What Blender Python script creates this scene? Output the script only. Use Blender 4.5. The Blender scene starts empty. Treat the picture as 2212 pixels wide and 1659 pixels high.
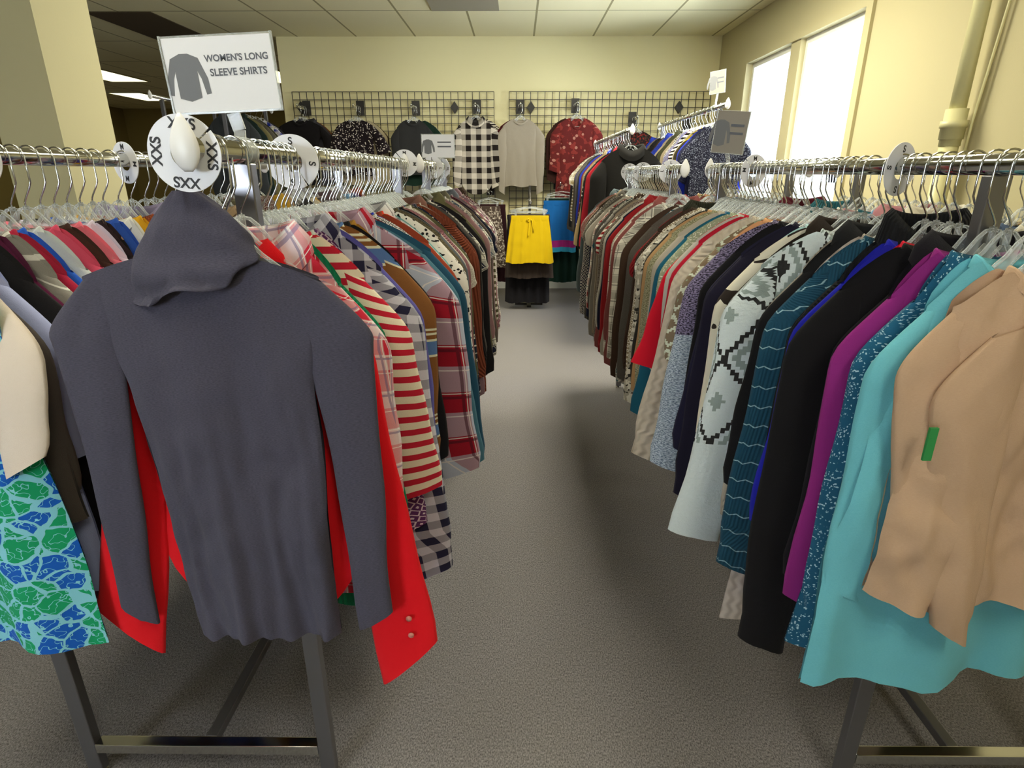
import bpy, math, random
from mathutils import Vector, noise as mnoise
random.seed(11)
PI = math.pi
scene = bpy.context.scene
C = scene.collection

# ------------------------------------------------------------------ camera, world, light, exposure
cam_d = bpy.data.cameras.new('camera'); cam = bpy.data.objects.new('camera', cam_d); C.objects.link(cam)
cam_d.sensor_width = 36.0; cam_d.lens = 36.0*1270/2212; cam_d.clip_start = 0.05
cam.location = (0, 0, 1.27)
cam.rotation_euler = (math.radians(90-19.7), 0, math.radians(0.5))
scene.camera = cam
scene.view_settings.view_transform = 'Standard'; scene.view_settings.look = 'None'
scene.view_settings.gamma = 1.0; scene.view_settings.use_curve_mapping = False
scene.view_settings.exposure = 0.0
world = bpy.data.worlds.new('world'); scene.world = world; world.use_nodes = True
bgn = world.node_tree.nodes['Background']
bgn.inputs['Color'].default_value = (0.84, 0.93, 1.0, 1); bgn.inputs['Strength'].default_value = 25.0
try:
    scene.cycles.max_bounces = 8; scene.cycles.diffuse_bounces = 5; scene.cycles.glossy_bounces = 3
    scene.cycles.transmission_bounces = 4; scene.cycles.transparent_max_bounces = 40
    scene.cycles.caustics_reflective = False; scene.cycles.caustics_refractive = False
    scene.cycles.use_denoising = True; scene.cycles.sample_clamp_indirect = 4.0
except Exception:
    pass

def portal(name, loc, rot, sx, sy):
    l = bpy.data.lights.new(name, 'AREA'); l.shape = 'RECTANGLE'; l.size = sx; l.size_y = sy
    l.cycles.is_portal = True
    o = bpy.data.objects.new(name, l); C.objects.link(o); o.location = loc; o.rotation_euler = rot
    return o
# daylight enters through the two windows on the right, and the shop front behind the camera
portal('window_portal', (2.30, 4.53, 1.6), (0, PI/2, 0), 1.3, 2.0)
portal('shopfront_portal', (-2.45, -3.12, 1.4), (PI/2, 0, PI), 1.3, 1.0)

def lamp(name, x, y, w, col=(1.0, 0.95, 0.74)):      # light given off by the ceiling troffers
    l = bpy.data.lights.new(name, 'AREA'); l.shape = 'RECTANGLE'; l.size = 0.56; l.size_y = 1.16
    l.energy = w; l.color = col
    o = bpy.data.objects.new(name, l); C.objects.link(o); o.location = (x, y, 2.575)
    return o

# ------------------------------------------------------------------ helpers
def lin(h):
    if isinstance(h, tuple): return (*h[:3], 1)
    h = h.lstrip('#'); out = []
    for i in (0, 2, 4):
        c = int(h[i:i+2], 16)/255
        out.append(c/12.92 if c <= .04045 else ((c+.055)/1.055)**2.4)
    return (*out, 1)

class MB:
    def __init__(s): s.v = []; s.f = []; s.uv = []; s.sm = []
    def add(s, vs, fs, uvs=None, smooth=True):
        b = len(s.v); s.v += [tuple(v) for v in vs]
        for i, f in enumerate(fs):
            s.f.append(tuple(b+k for k in f)); s.sm.append(smooth)
            s.uv.append(uvs[i] if uvs else [(0, 0)]*len(f))
    def box(s, x0, x1, y0, y1, z0, z1):
        vs = [(x, y, z) for x in (x0, x1) for y in (y0, y1) for z in (z0, z1)]
        fs = [(0,1,3,2), (4,6,7,5), (0,4,5,1), (2,3,7,6), (0,2,6,4), (1,5,7,3)]
        s.add(vs, fs, smooth=False)
    def bar(s, p, q, w, h, up=(0, 0, 1)):
        p, q = Vector(p), Vector(q); d = (q-p).normalized(); u = Vector(up)
        if abs(d.dot(u)) > .95: u = Vector((0, 1, 0))
        a = d.cross(u).normalized(); b = a.cross(d)
        vs = [c+a*(i*w/2)+b*(j*h/2) for c in (p, q) for i, j in ((-1,-1), (1,-1), (1,1), (-1,1))]
        s.add(vs, [(3,2,1,0), (4,5,6,7), (0,1,5,4), (1,2,6,5), (2,3,7,6), (3,0,4,7)], smooth=False)
    def tube(s, pts, r, n=8, cap=True):
        pts = [Vector(p) for p in pts]; rs = r if isinstance(r, (list, tuple)) else [r]*len(pts)
        vs = []; prev = None
        for i, p in enumerate(pts):
            d = (pts[min(i+1, len(pts)-1)]-pts[max(i-1, 0)]).normalized()
            if prev is None:
                u = Vector((0, 0, 1)) if abs(d.z) < .9 else Vector((0, 1, 0))
                a = d.cross(u).normalized()
            else:
                a = (prev - d*prev.dot(d)).normalized()
            prev = a; b = d.cross(a)
            for k in range(n):
                t = 2*PI*k/n; vs.append(p+(a*math.cos(t)+b*math.sin(t))*rs[i])
        fs = []
        for i in range(len(pts)-1):
            for k in range(n):
                k2 = (k+1) % n; fs.append((i*n+k, i*n+k2, (i+1)*n+k2, (i+1)*n+k))
        if cap:
            fs.append(tuple(range(n))[::-1]); fs.append(tuple((len(pts)-1)*n+k for k in range(n)))
        s.add(vs, fs)
    def mesh(s, name, mat=None):
        me = bpy.data.meshes.new(name); me.from_pydata(s.v, [], s.f)
        ul = me.uv_layers.new(name='UVMap'); i = 0
        for f in s.uv:
            for t in f: ul.data[i].uv = t; i += 1
        me.polygons.foreach_set('use_smooth', s.sm)
        me.materials.append(mat); me.update()
        return me

def obj(name, mb, mat, parent=None, loc=None):
    me = mb.mesh(name, mat) if isinstance(mb, MB) else mb
    o = bpy.data.objects.new(name, me); C.objects.link(o)
    if not isinstance(mb, MB) and mat is not None:
        o.material_slots[0].link = 'OBJECT'; o.material_slots[0].material = mat
    if parent: o.parent = parent
    if loc: o.location = loc
    return o
USED = set()
def tag(o, label, cat, group=None):
    n = len(label.split())
    assert n <= 16, (n, label)
    assert label not in USED, label
    USED.add(label)
    o['label'] = label; o['category'] = cat
    if group: o['group'] = group
    return o
def empty(name, loc=(0, 0, 0), rz=0, rx=0, ry=0):
    o = bpy.data.objects.new(name, None); C.objects.link(o); o.location = loc; o.rotation_euler = (rx, ry, rz)
    o.empty_display_size = .05
    return o
def struct(name, mb, mat):
    o = obj(name, mb, mat); o['kind'] = 'structure'; return o
def bevel(o, w=.002, seg=2):
    m = o.modifiers.new('b', 'BEVEL'); m.width = w; m.segments = seg; m.limit_method = 'ANGLE'; return o

# ------------------------------------------------------------------ node helper
class NT:
    def __init__(s, name, rough=.9, spec=.2):
        s.m = bpy.data.materials.new(name); s.m.use_nodes = True; s.t = s.m.node_tree
        s.b = s.t.nodes['Principled BSDF']; s.b.inputs['Roughness'].default_value = rough
        s.b.inputs['Specular IOR Level'].default_value = spec
    def n(s, typ, ins=None, **kw):
        nd = s.t.nodes.new(typ)
        for k, v in kw.items(): setattr(nd, k, v)
        for k, v in (ins or {}).items():
            if isinstance(v, bpy.types.NodeSocket): s.t.links.new(v, nd.inputs[k])
            else: nd.inputs[k].default_value = v
        return nd
    def math(s, op, a, b=0.0, c=0.0): return s.n('ShaderNodeMath', {0: a, 1: b, 2: c}, operation=op).outputs[0]
    def mix(s, f, a, b):
        nd = s.t.nodes.new('ShaderNodeMix'); nd.data_type = 'RGBA'
        for k, v in ((0, f), (6, a), (7, b)):
            if isinstance(v, bpy.types.NodeSocket): s.t.links.new(v, nd.inputs[k])
            else: nd.inputs[k].default_value = v if k == 0 else lin(v)
        return nd.outputs[2]
    def uv(s):
        u = s.n('ShaderNodeUVMap'); u.uv_map = 'UVMap'; return u.outputs[0]
    def sep(s, v): nd = s.n('ShaderNodeSeparateXYZ', {0: v}); return nd.outputs[0], nd.outputs[1]
    def noise(s, v, scale, det=2.0, rough=.5):
        return s.n('ShaderNodeTexNoise', {'Vector': v, 'Scale': scale, 'Detail': det, 'Roughness': rough}).outputs[0]
    def vor(s, v, scale, feat='F1', out=0):
        return s.n('ShaderNodeTexVoronoi', {'Vector': v, 'Scale': scale}, feature=feat).outputs[out]
    def col(s, c):
        if isinstance(c, bpy.types.NodeSocket): s.t.links.new(c, s.b.inputs['Base Color'])
        else: s.b.inputs['Base Color'].default_value = lin(c)
    def bump(s, h, st=.3, d=.002):
        nd = s.n('ShaderNodeBump', {'Height': h, 'Strength': st, 'Distance': d}); s.t.links.new(nd.outputs[0], s.b.inputs['Normal'])
    def lt(s, a, b): return s.math('LESS_THAN', a, b)
    def band(s, x, p, duty, off=0.0):          # 1 inside a repeating band
        return s.lt(s.math('FRACT', s.math('ADD', s.math('DIVIDE', x, p), off+50.0)), duty)

MC = {}
def fabric(pat, *cols, sc=1.0):
    key = (pat, cols, sc)
    if key in MC: return MC[key]
    t = NT('fabric_'+pat); uv = t.uv(); u, v = t.sep(uv)
    t.b.inputs['Sheen Weight'].default_value = .04; t.b.inputs['Sheen Roughness'].default_value = .6
    c = list(cols)+['#202020']*4
    fine = t.noise(uv, 900, 2); wr = t.noise(uv, 14, 3, .6)
    h = t.math('MULTIPLY_ADD', wr, 4.0, fine); bs, bd = .45, .0012
    base = t.mix(0.0, c[0], c[0])
    if pat == 'solid': pass
    elif pat == 'heather':
        f = t.n('ShaderNodeMapping', {0: uv, 3: (260, 900, 1)}).outputs[0]
        base = t.mix(t.math('MULTIPLY', t.noise(f, 1.0, 3), .8), c[0], c[1])
    elif pat == 'stripe':
        base = t.mix(t.band(v, .036*sc, .46), c[0], c[1])
    elif pat == 'pinstripe':
        base = t.mix(t.band(v, .042*sc, .10), c[0], c[1])
        base = t.mix(t.band(v, .126*sc, .04, .3), base, c[2])
    elif pat == 'vstripe':
        base = t.mix(t.band(u, .02*sc, .4), c[0], c[1])
    elif pat == 'bands':
        base = t.mix(t.band(v, .20, .16), c[0], c[1])
        for o_ in (.0, .17, .24, .29): base = t.mix(t.band(v, .20, .025, -o_+.02), base, c[2])
    elif pat == 'gingham':
        a = t.band(u, .036*sc, .5); b = t.band(v, .036*sc, .5); s_ = t.math('MULTIPLY', t.math('ADD', a, b), .5)
        base = t.mix(s_, c[0], c[1])
    elif pat == 'plaid':
        p = .085*sc
        a = t.band(u, p, .45); b = t.band(v, p, .45)
        base = t.mix(t.math('MULTIPLY', t.math('ADD', a, b), .5), c[0], c[1])
        l = t.math('MAXIMUM', t.band(u, p/2, .05, .2), t.band(v, p/2, .05, .2)); base = t.mix(t.math('MULTIPLY', l, .8), base, c[2])
        l = t.math('MAXIMUM', t.band(u, p, .06, .7), t.band(v, p, .06, .7)); base = t.mix(t.math('MULTIPLY', l, .7), base, c[3])
    elif pat == 'floral':
        d = t.vor(uv, 75/sc); base = t.mix(t.lt(d, .30), c[0], c[1])
    elif pat == 'bigfloral':
        w = t.n('ShaderNodeVectorMath', {0: uv, 1: t.n('ShaderNodeTexNoise', {'Vector': uv, 'Scale': 30/sc}).outputs[1]}, operation='MULTIPLY_ADD')
        w.inputs[2].default_value = (0, 0, 0)
        ns = t.noise(uv, 38/sc, 2); base = t.mix(t.math('GREATER_THAN', ns, .56), c[0], c[1])
        base = t.mix(t.lt(t.vor(uv, 42/sc), .24), base, c[2])
    elif pat == 'marl':
        f = t.n('ShaderNodeMapping', {0: uv, 3: (1, 2.4, 1)}).outputs[0]
        ns = t.noise(f, 190/sc, 2); base = t.mix(t.n('ShaderNodeMapRange', {0: ns, 1: .44, 2: .56}).outputs[0], c[0], c[1])
        if len(cols) > 2: base = t.mix(t.lt(v, -.42), base, t.mix(t.n('ShaderNodeMapRange', {0: ns, 1: .44, 2: .56}).outputs[0], c[2], c[3]))
        h = ns; bs, bd = .7, .003
    elif pat == 'rib':
        h = t.math('MULTIPLY_ADD', t.math('SINE', t.math('MULTIPLY', u, 2*PI/.010/sc)), 1.5, h); bs, bd = .6, .0025
    elif pat == 'cable':
        w = t.math('ADD', t.math('MULTIPLY', u, 2*PI/.022), t.math('MULTIPLY', t.math('SINE', t.math('MULTIPLY', v, 2*PI/.035)), 1.0))
        h = t.math('MULTIPLY_ADD', t.math('SINE', w), 1.2, h); bs, bd = .7, .0035
        base = t.mix(t.math('MULTIPLY', t.noise(uv, 300, 2), .5), c[0], c[1])
    elif pat == 'stitched':
        zz = t.math('MULTIPLY', t.math('PINGPONG', u, .012), .5)
        l = t.band(t.math('ADD', v, zz), .042, .06); base = t.mix(l, c[0], c[1])
        h = t.math('MULTIPLY_ADD', t.math('SINE', t.math('MULTIPLY', u, 2*PI/.006)), 1.0, h)
    elif pat == 'nordic':
        su = t.math('SNAP', u, .0065); sv = t.math('SNAP', v, .0065)
        du = t.math('ABSOLUTE', t.math('SUBTRACT', t.math('FRACT', t.math('ADD', t.math('DIVIDE', su, .12), 50.3)), .5))
        dv = t.math('ABSOLUTE', t.math('SUBTRACT', t.math('FRACT', t.math('ADD', t.math('DIVIDE', sv, .20), 50.)), .5))
        d = t.math('ADD', du, dv)
        band = lambda lo, hi: t.math('MULTIPLY', t.math('GREATER_THAN', d, lo), t.lt(d, hi))
        wob = t.vor(uv, 28, out=0)
        base = t.mix(band(.62, .74), c[0], c[1]); base = t.mix(band(.46, .54), base, c[2])
        base = t.mix(t.lt(d, .12), base, c[1])
        base = t.mix(t.math('MULTIPLY', t.math('GREATER_THAN', d, .86), t.math('GREATER_THAN', wob, .35)), base, c[2])
        fade = t.math('GREATER_THAN', v, -.60); base = t.mix(fade, c[0], base)
        h = t.math('MULTIPLY_ADD', t.noise(uv, 160, 2), 2.0, h); bs, bd = .6, .003
    elif pat == 'geo':
        du = t.math('ABSOLUTE', t.math('SUBTRACT', t.math('FRACT', t.math('ADD', t.math('DIVIDE', u, .022*sc), 50.)), .5))
        dv = t.math('ABSOLUTE', t.math('SUBTRACT', t.math('FRACT', t.math('ADD', t.math('DIVIDE', v, .022*sc), 50.)), .5))
        d = t.math('FRACT', t.math('MULTIPLY', t.math('ADD', du, dv), 2.0)); base = t.mix(t.lt(d, .32), c[0], c[1])
    elif pat == 'hearts':
        f = t.n('ShaderNodeTexNoise', {'Vector': uv, 'Scale': 22.0, 'Detail': 2.0}).outputs[1]
        wv = t.n('ShaderNodeVectorMath', {0: f, 1: (.03, .03, 0)}, operation='MULTIPLY').outputs[0]
        wv = t.n('ShaderNodeVectorMath', {0: uv, 1: wv}, operation='ADD').outputs[0]
        e = t.vor(wv, 30, 'DISTANCE_TO_EDGE'); cc = t.vor(wv, 30, 'F1', 1)
        r_ = t.n('ShaderNodeSeparateColor', {0: cc}).outputs[0]
        base = t.mix(t.math('GREATER_THAN', r_, .5), c[0], c[1])
        base = t.mix(t.lt(e, .06), base, c[2])
        base = t.mix(t.lt(t.math('ABSOLUTE', t.math('SUBTRACT', t.noise(uv, 60, 1), .5)), .013), base, c[2])
    elif pat == 'sparkle':
        ns = t.vor(uv, 420/sc, out=1); k = t.n('ShaderNodeSeparateColor', {0: ns}).outputs[0]
        base = t.mix(t.math('GREATER_THAN', k, .90), c[0], c[1])
    elif pat == 'camo':
        base = t.mix(t.math('GREATER_THAN', t.noise(uv, 34/sc, 2), .52), c[0], c[1])
        base = t.mix(t.math('GREATER_THAN', t.noise(uv, 55/sc, 1), .60), base, c[2])
    elif pat == 'patch':
        base = t.mix(t.math('GREATER_THAN', t.noise(uv, 13/sc, 1), .62), c[0], c[1])
    elif pat == 'snow':
        du = t.math('SNAP', u, .006); dv = t.math('SNAP', v, .006)
        d = t.math('ADD', t.math('ABSOLUTE', t.math('SUBTRACT', t.math('FRACT', t.math('ADD', t.math('DIVIDE', du, .07), 50.)), .5)),
                   t.math('ABSOLUTE', t.math('SUBTRACT', t.math('FRACT', t.math('ADD', t.math('DIVIDE', dv, .07), 50.)), .5)))
        k = t.math('MULTIPLY', t.math('GREATER_THAN', d, .30), t.lt(d, .48)); base = t.mix(k, c[0], c[1])
        base = t.mix(t.math('GREATER_THAN', d, .78), base, c[2])
    elif pat == 'blocks':
        base = t.mix(t.lt(v, -.40), c[0], c[1]); base = t.mix(t.lt(v, -.47), base, c[2]); base = t.mix(t.lt(v, -.54), base, c[3])
    t.col(base); t.bump(h, bs, bd)
    MC[key] = t.m
    return t.m

def simple(name, col, rough=.5, metal=0.0, spec=.5):
    t = NT(name, rough, spec); t.col(col); t.b.inputs['Metallic'].default_value = metal; return t.m
chrome = simple('chrome', '#d9dbdb', .12, 1.0)
rough_chrome = simple('worn_chrome', '#8b8b92', .3, .85)
white_pl = simple('white_plastic', '#f2f2f4', .35)
disc_m = simple('divider_plastic', '#e6e8f2', .4)
ink = simple('ink', '#2a2b33', .6); grey_ink = simple('grey_ink', '#5c606c', .6); dark_ink = simple('icon_ink', '#6f7177', .6)
black_metal = simple('black_metal', '#211d18', .5)
def clear_mat(name, alpha, tint='#eef3f6', rough=.12):
    t = NT(name, rough, .8); t.col(tint)
    tr = t.n('ShaderNodeBsdfTransparent'); fr = t.n('ShaderNodeFresnel', {'IOR': 1.45})
    f = t.math('ADD', t.math('MULTIPLY', fr.outputs[0], .9), alpha)
    f = t.math('MINIMUM', f, 1.0)
    mx = t.n('ShaderNodeMixShader', {0: f, 1: tr.outputs[0], 2: t.b.outputs[0]})
    t.t.links.new(mx.outputs[0], t.t.nodes['Material Output'].inputs[0]); return t.m
clear = clear_mat('clear_plastic', .22)
glass = clear_mat('window_glass', .02)

# ------------------------------------------------------------------ the room
XR, YB, XP = 2.10, 6.90, -2.50       # right wall, back wall, where the back wall ends
ZC = 2.60
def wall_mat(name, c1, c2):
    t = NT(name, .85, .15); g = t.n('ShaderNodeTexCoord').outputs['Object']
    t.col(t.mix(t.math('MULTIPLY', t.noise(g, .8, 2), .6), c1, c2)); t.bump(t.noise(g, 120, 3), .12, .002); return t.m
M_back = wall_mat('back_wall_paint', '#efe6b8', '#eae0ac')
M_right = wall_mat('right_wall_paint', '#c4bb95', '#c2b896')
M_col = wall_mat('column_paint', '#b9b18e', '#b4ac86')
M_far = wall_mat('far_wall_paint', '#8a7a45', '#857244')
def carpet_mat():
    t = NT('carpet', .95, .1); g = t.n('ShaderNodeTexCoord').outputs['Object']
    f = t.n('ShaderNodeMapping', {0: g, 3: (1, .55, 1)}).outputs[0]
    n1 = t.noise(f, 330, 3, .7); n2 = t.noise(g, 1.6, 3)
    c = t.mix(t.n('ShaderNodeMapRange', {0: n1, 1: .35, 2: .65}).outputs[0], '#4b4950', '#a09ca0')
    c = t.mix(t.math('MULTIPLY', n2, .35), c, '#7c7768'); t.col(c); t.bump(n1, .6, .004); return t.m
def ceil_mat():
    t = NT('ceiling_tiles', .9, .1); g = t.n('ShaderNodeTexCoord').outputs['Object']; x, y = t.sep(g)
    l = t.math('MAXIMUM', t.band(x, .61, .030, .7459), t.band(y, 1.22, .015, 1-.8238+.0075))
    c = t.mix(t.math('MULTIPLY', t.noise(g, 90, 4, .8), .35), '#f2ebc4', '#d6cd9e')
    t.col(t.mix(l, c, '#a59d76')); t.bump(t.math('SUBTRACT', t.noise(g, 90, 4, .8), l), .3, .004); return t.m
XL, YF, YN = -8.6, 14.0, -3.0
b = MB(); b.box(XL, XR+.2, YN, YF, -.05, 0); struct('floor', b, carpet_mat())
b = MB(); b.box(XL, XR+.2, YN, YF, ZC, ZC+.05); struct('ceiling', b, ceil_mat())
b = MB(); b.box(XP, XR+.2, YB, YB+.12, 0, ZC); struct('wall_back', b, M_back)
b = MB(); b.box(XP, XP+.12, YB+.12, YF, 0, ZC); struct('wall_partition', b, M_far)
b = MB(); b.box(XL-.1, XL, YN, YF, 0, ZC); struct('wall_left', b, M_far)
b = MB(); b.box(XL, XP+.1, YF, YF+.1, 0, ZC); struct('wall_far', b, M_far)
# right wall with two window openings
WZ0, WZ1 = 0.98, 2.21
W1, W2 = (5.14, 6.03), (4.08, 4.98)
b = MB()
for y0, y1, z0, z1 in ((YN, W2[0], 0, ZC), (W2[1], W1[0], 0, ZC), (W1[1], YB, 0, ZC), (W2[0], W2[1], 0, WZ0), (W2[0], W2[1], WZ1, ZC), (W1[0], W1[1], 0, WZ0), (W1[0], W1[1], WZ1, ZC)):
    b.box(XR, XR+.2, y0, y1, z0, z1)
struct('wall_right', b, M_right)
M_frame = simple('window_frame_paint', '#f4f4ee', .5)
for i, (y0, y1) in enumerate((W1, W2)):
    w = empty('window_%d' % (i+1), (XR+.06, (y0+y1)/2, WZ0)); w['kind'] = 'structure'
    hw, hh = (y1-y0)/2, WZ1-WZ0
    b = MB()
    b.box(-.02, .02, -hw, -hw+.04, 0, hh); b.box(-.02, .02, hw-.04, hw, 0, hh); b.box(-.02, .02, -hw+.04, hw-.04, 0, .04); b.box(-.02, .02, -hw+.04, hw-.04, hh-.04, hh)
    obj('window_frame', b, M_frame, w)
    b = MB(); b.box(.004, .008, -hw+.04, hw-.04, .04, hh-.04); obj('glass_pane', b, glass, w)
    b = MB(); b.box(-.09, -.02, -hw, hw, 0, .015); obj('window_sill', b, M_frame, w)
b = MB()
for y0, y1, z0, z1 in ((W2[0]-.07, W2[0], WZ0-.07, WZ1+.05), (W1[1], W1[1]+.05, WZ0-.07, WZ1+.05), (W2[0], W1[1], WZ1, WZ1+.05), (W2[0], W1[1], WZ0-.07, WZ0)):
    b.box(XR-.02, XR, y0, y1, z0, z1)
struct('trim_1', b, M_right)
# shop front behind the camera
b = MB()
for x0, x1, z0, z1 in ((XL, -3.1, 0, ZC), (1.9, XR+.2, 0, ZC), (-3.1, 1.9, 0, .9), (-3.1, 1.9, 1.9, ZC), (-1.8, 1.9, .9, 1.9)):
    b.box(x0, x1, YN-.12, YN, z0, z1)
struct('wall_front', b, M_right)
b = MB(); b.box(-3.1, -1.8, YN-.07, YN-.06, .9, 1.9); o = struct('window_3', b, glass)
M_base = simple('baseboard_paint', '#dcdcd8', .4)
b = MB(); b.box(XP, XR, YB-.015, YB, 0, .10); struct('baseboard_back', b, M_base)
b = MB(); b.box(XR-.015, XR, YN, YB-.015, 0, .10); struct('baseboard_right', b, M_base)
# square column on the left
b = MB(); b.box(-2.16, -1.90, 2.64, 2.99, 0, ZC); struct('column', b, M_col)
# dark sheet painted as the shade of a missing tile, and an unlit diffuser
b = MB(); b.box(-3.797, -3.207, 5.90, 7.09, ZC-.006, ZC+.001); struct('tile_gap_shade', b, simple('missing_tile_shade', '#4a3a20', .9))
o = tag(empty('ceiling_light', (-.452, 5.27, ZC)), 'unlit grey diffuser panel in the ceiling above the aisle', 'light')
b = MB(); b.box(-.29, .29, -.60, .60, -.008, 0); obj('diffuser', b, simple('unlit_diffuser', '#8f8b80', .4), o)
# lit troffers
tro_em = NT('lit_diffuser'); tro_em.b.inputs['Emission Color'].default_value = (1.0, .95, .62, 1); tro_em.b.inputs['Emission Strength'].default_value = 2.2
tro_fr = simple('troffer_frame', '#c9c4a0', .5)
TR = [(-5.9, 9.35, 'bright ceiling light panel beside the left column, nearer of the pair', 8), (-6.85, 11.85, 'long yellowish ceiling light panel behind the long sleeve sign', 8), (-3.55, 9.5, 'ceiling light panel peeking out left of the back wall edge', 8)]
TN = [(.768, 4.055, 90), (-1.062, 4.055, 34), (.768, 1.615, 15), (-1.062, .395, 20), (.768, -.825, 22)]
for x, y, lab, w in TR:
    o = tag(empty('ceiling_light', (x, y, ZC)), lab, 'light', 'lit ceiling light panels')
    b = MB(); b.box(-.275, .275, -.58, .58, -.012, -.004); obj('diffuser', b, tro_em.m, o)
    b = MB()
    for q in ((-.30, -.275, -.61, .61), (.275, .30, -.61, .61), (-.275, .275, -.61, -.58), (-.275, .275, .58, .61)): b.box(*q, -.016, 0)
    obj('frame', b, tro_fr, o); lamp('troffer_lamp', x, y, w)
NW = ['nearest the back wall on the right', 'nearest the back wall on the left', 'over the right front rack', 'over the left front rack', 'behind the camera']
for (x, y, pw), nw in zip(TN, NW):
    o = tag(empty('ceiling_light', (x, y, ZC)), 'lit ceiling light panel '+nw, 'light', 'lit ceiling light panels')
    b = MB(); b.box(-.275, .275, -.58, .58, -.012, -.004); obj('diffuser', b, tro_em.m, o)
    b = MB()
    for q in ((-.30, -.275, -.61, .61), (.275, .30, -.61, .61), (-.275, .275, -.61, -.58), (-.275, .275, .58, .61)): b.box(*q, -.016, 0)
    obj('frame', b, tro_fr, o); lamp('troffer_lamp', x, y, pw)

# pipe on the right wall
o = tag(empty('wall_pipe', (2.03, 3.0, 0)), 'cream painted vertical pipe with a coupling on the right wall', 'pipe')
pm = simple('pipe_paint', '#dcd6a4', .4)
b = MB(); b.tube([(0, 0, 1.545), (0, 0, ZC)], .034, 20); obj('upper_pipe', b, pm, o)
b = MB(); b.tube([(0, 0, 1.39), (0, 0, 1.42), (0, 0, 1.42), (0, 0, 1.47), (0, 0, 1.47), (0, 0, 1.50), (0, 0, 1.50), (0, 0, 1.55)], [.044, .044, .05, .05, .056, .056, .046, .046], 20); obj('coupling', b, pm, o)
b = MB(); b.tube([(0, 0, 0), (0, 0, 1.40)], .040, 20); obj('lower_pipe', b, pm, o)
b = MB(); b.tube([(.045, -.09, ZC), (.05, -.10, 2.0), (.045, -.075, 1.7), (.04, -.06, 1.5), (.04, -.05, 1.2)], .006, 8)
tag(obj('cable', b, pm, None, (2.03, 3.0, 0)), 'thin pale cable hanging beside the cream wall pipe', 'cable')

# sticker on the window glass
o = tag(empty('window_sticker', (XR+.062, 4.30, 1.24)), 'small decal of slanted black bars and faint lettering on window glass', 'sticker')
b = MB()
for k in range(4):
    y = .10-k*.036; b.add([(0, y, .09), (0, y-.022, .09), (0, y-.040, -.03), (0, y-.018, -.03)], [(0, 1, 2, 3), (3, 2, 1, 0)], smooth=False)
obj('bars', b, ink, o)
b = MB()
for z in (.065, -.01): b.box(-.001, 0, -.17, -.09, z-.006, z+.006)
obj('lettering', b, grey_ink, o)

# ------------------------------------------------------------------ racks
def rack(label, X1, X2, Y0, Y1, Z1, Z2, group='chrome double rail clothing racks'):
    xm = (X1+X2)/2; r = tag(empty('clothing_rack', (xm, (Y0+Y1)/2, 0)), label, 'clothing rack', group)
    L = (Y1-Y0)/2; h = (X2-X1)/2; yl = L-.155
    for sx, Z in ((-1, Z1), (1, Z2)):
        rc = Z-0.0155
        bb = MB(); bb.tube([(sx*h, -L, Z), (sx*h, L, Z)], .0155, 20); obj('hang_rail', bb, rough_chrome if False else chrome, r)
        for sy in (-1, 1):
            bb = MB(); bb.box(sx*h-.016, sx*h+.016, sy*yl-.011, sy*yl+.011, .012, rc); lg = bevel(obj('leg', bb, rough_chrome, r))
            bb = MB(); bb.tube([(sx*h, sy*yl, 0), (sx*h, sy*yl, .006), (sx*h, sy*yl, .006), (sx*h, sy*yl, .014)], [.016, .016, .007, .007], 12); obj('foot', bb, chrome, lg)
            bb = MB(); pts = []; rs = []
            for k in range(13):
                t = k/12; z = -.028+.068*t; pts.append((sx*h, sy*(L+.006), Z+z))
                rs.append(max(.001, .0215*(math.sin(PI*min(1, t*.95+.03))**.6)*(1-.50*t**1.5)))
            bb.tube(pts, rs, 18)
            bb.v = [(x, sy*(L+.004)+(y-sy*(L+.006))*.42, z) for x, y, z in bb.v]; obj('end_cap', bb, white_pl, r)
    for sy in (-1, 1):
        bb = MB(); bb.box(-h+.016, h-.016, sy*yl-.0125, sy*yl+.0125, .072, .097); bevel(obj('crossbar', bb, chrome, r))
        bb = MB(); bb.tube([(0, sy*(yl), .072), (0, sy*yl, .066), (0, sy*yl, .066), (0, sy*yl, .058)], [.008, .008, .005, .005], 8); obj('bolt', bb, chrome, r)
    bb = MB(); bb.box(-.0125, .0125, -yl+.0125, yl-.0125, .073, .096); bevel(obj('base_bar', bb, rough_chrome, r))
    return r
XLF, XLB, ZL = -.415, -.935, 1.30
XRF, XRB, ZR = .715, 1.19, 1.283
rack('chrome double rail rack at left front, charcoal turtleneck on its near end', XLB, XLF, .79, 2.30, ZL, ZL)
XLF2, XLB2, XRF2, XRB2 = -.370, -.89, .64, 1.115
rack('far chrome rack in the left row, towards the plaid shirt on the wall', XLB2, XLF2, 2.37, 3.25, ZL, ZL)
rack('chrome double rail rack at right front, turquoise sweater on its near end', XRF, XRB, .78, 2.33, ZR, ZR)
rack('far chrome rack in the right row, beside the black coats', XRF2, XRB2, 2.40, 3.65, ZR, ZR)
XB, ZB, XC, ZCc = .76, 1.54, 1.37, 1.695
rack('tall rack near the windows with its rails at two heights', XB, XC, 4.24, 6.2, ZB, ZCc)

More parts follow.
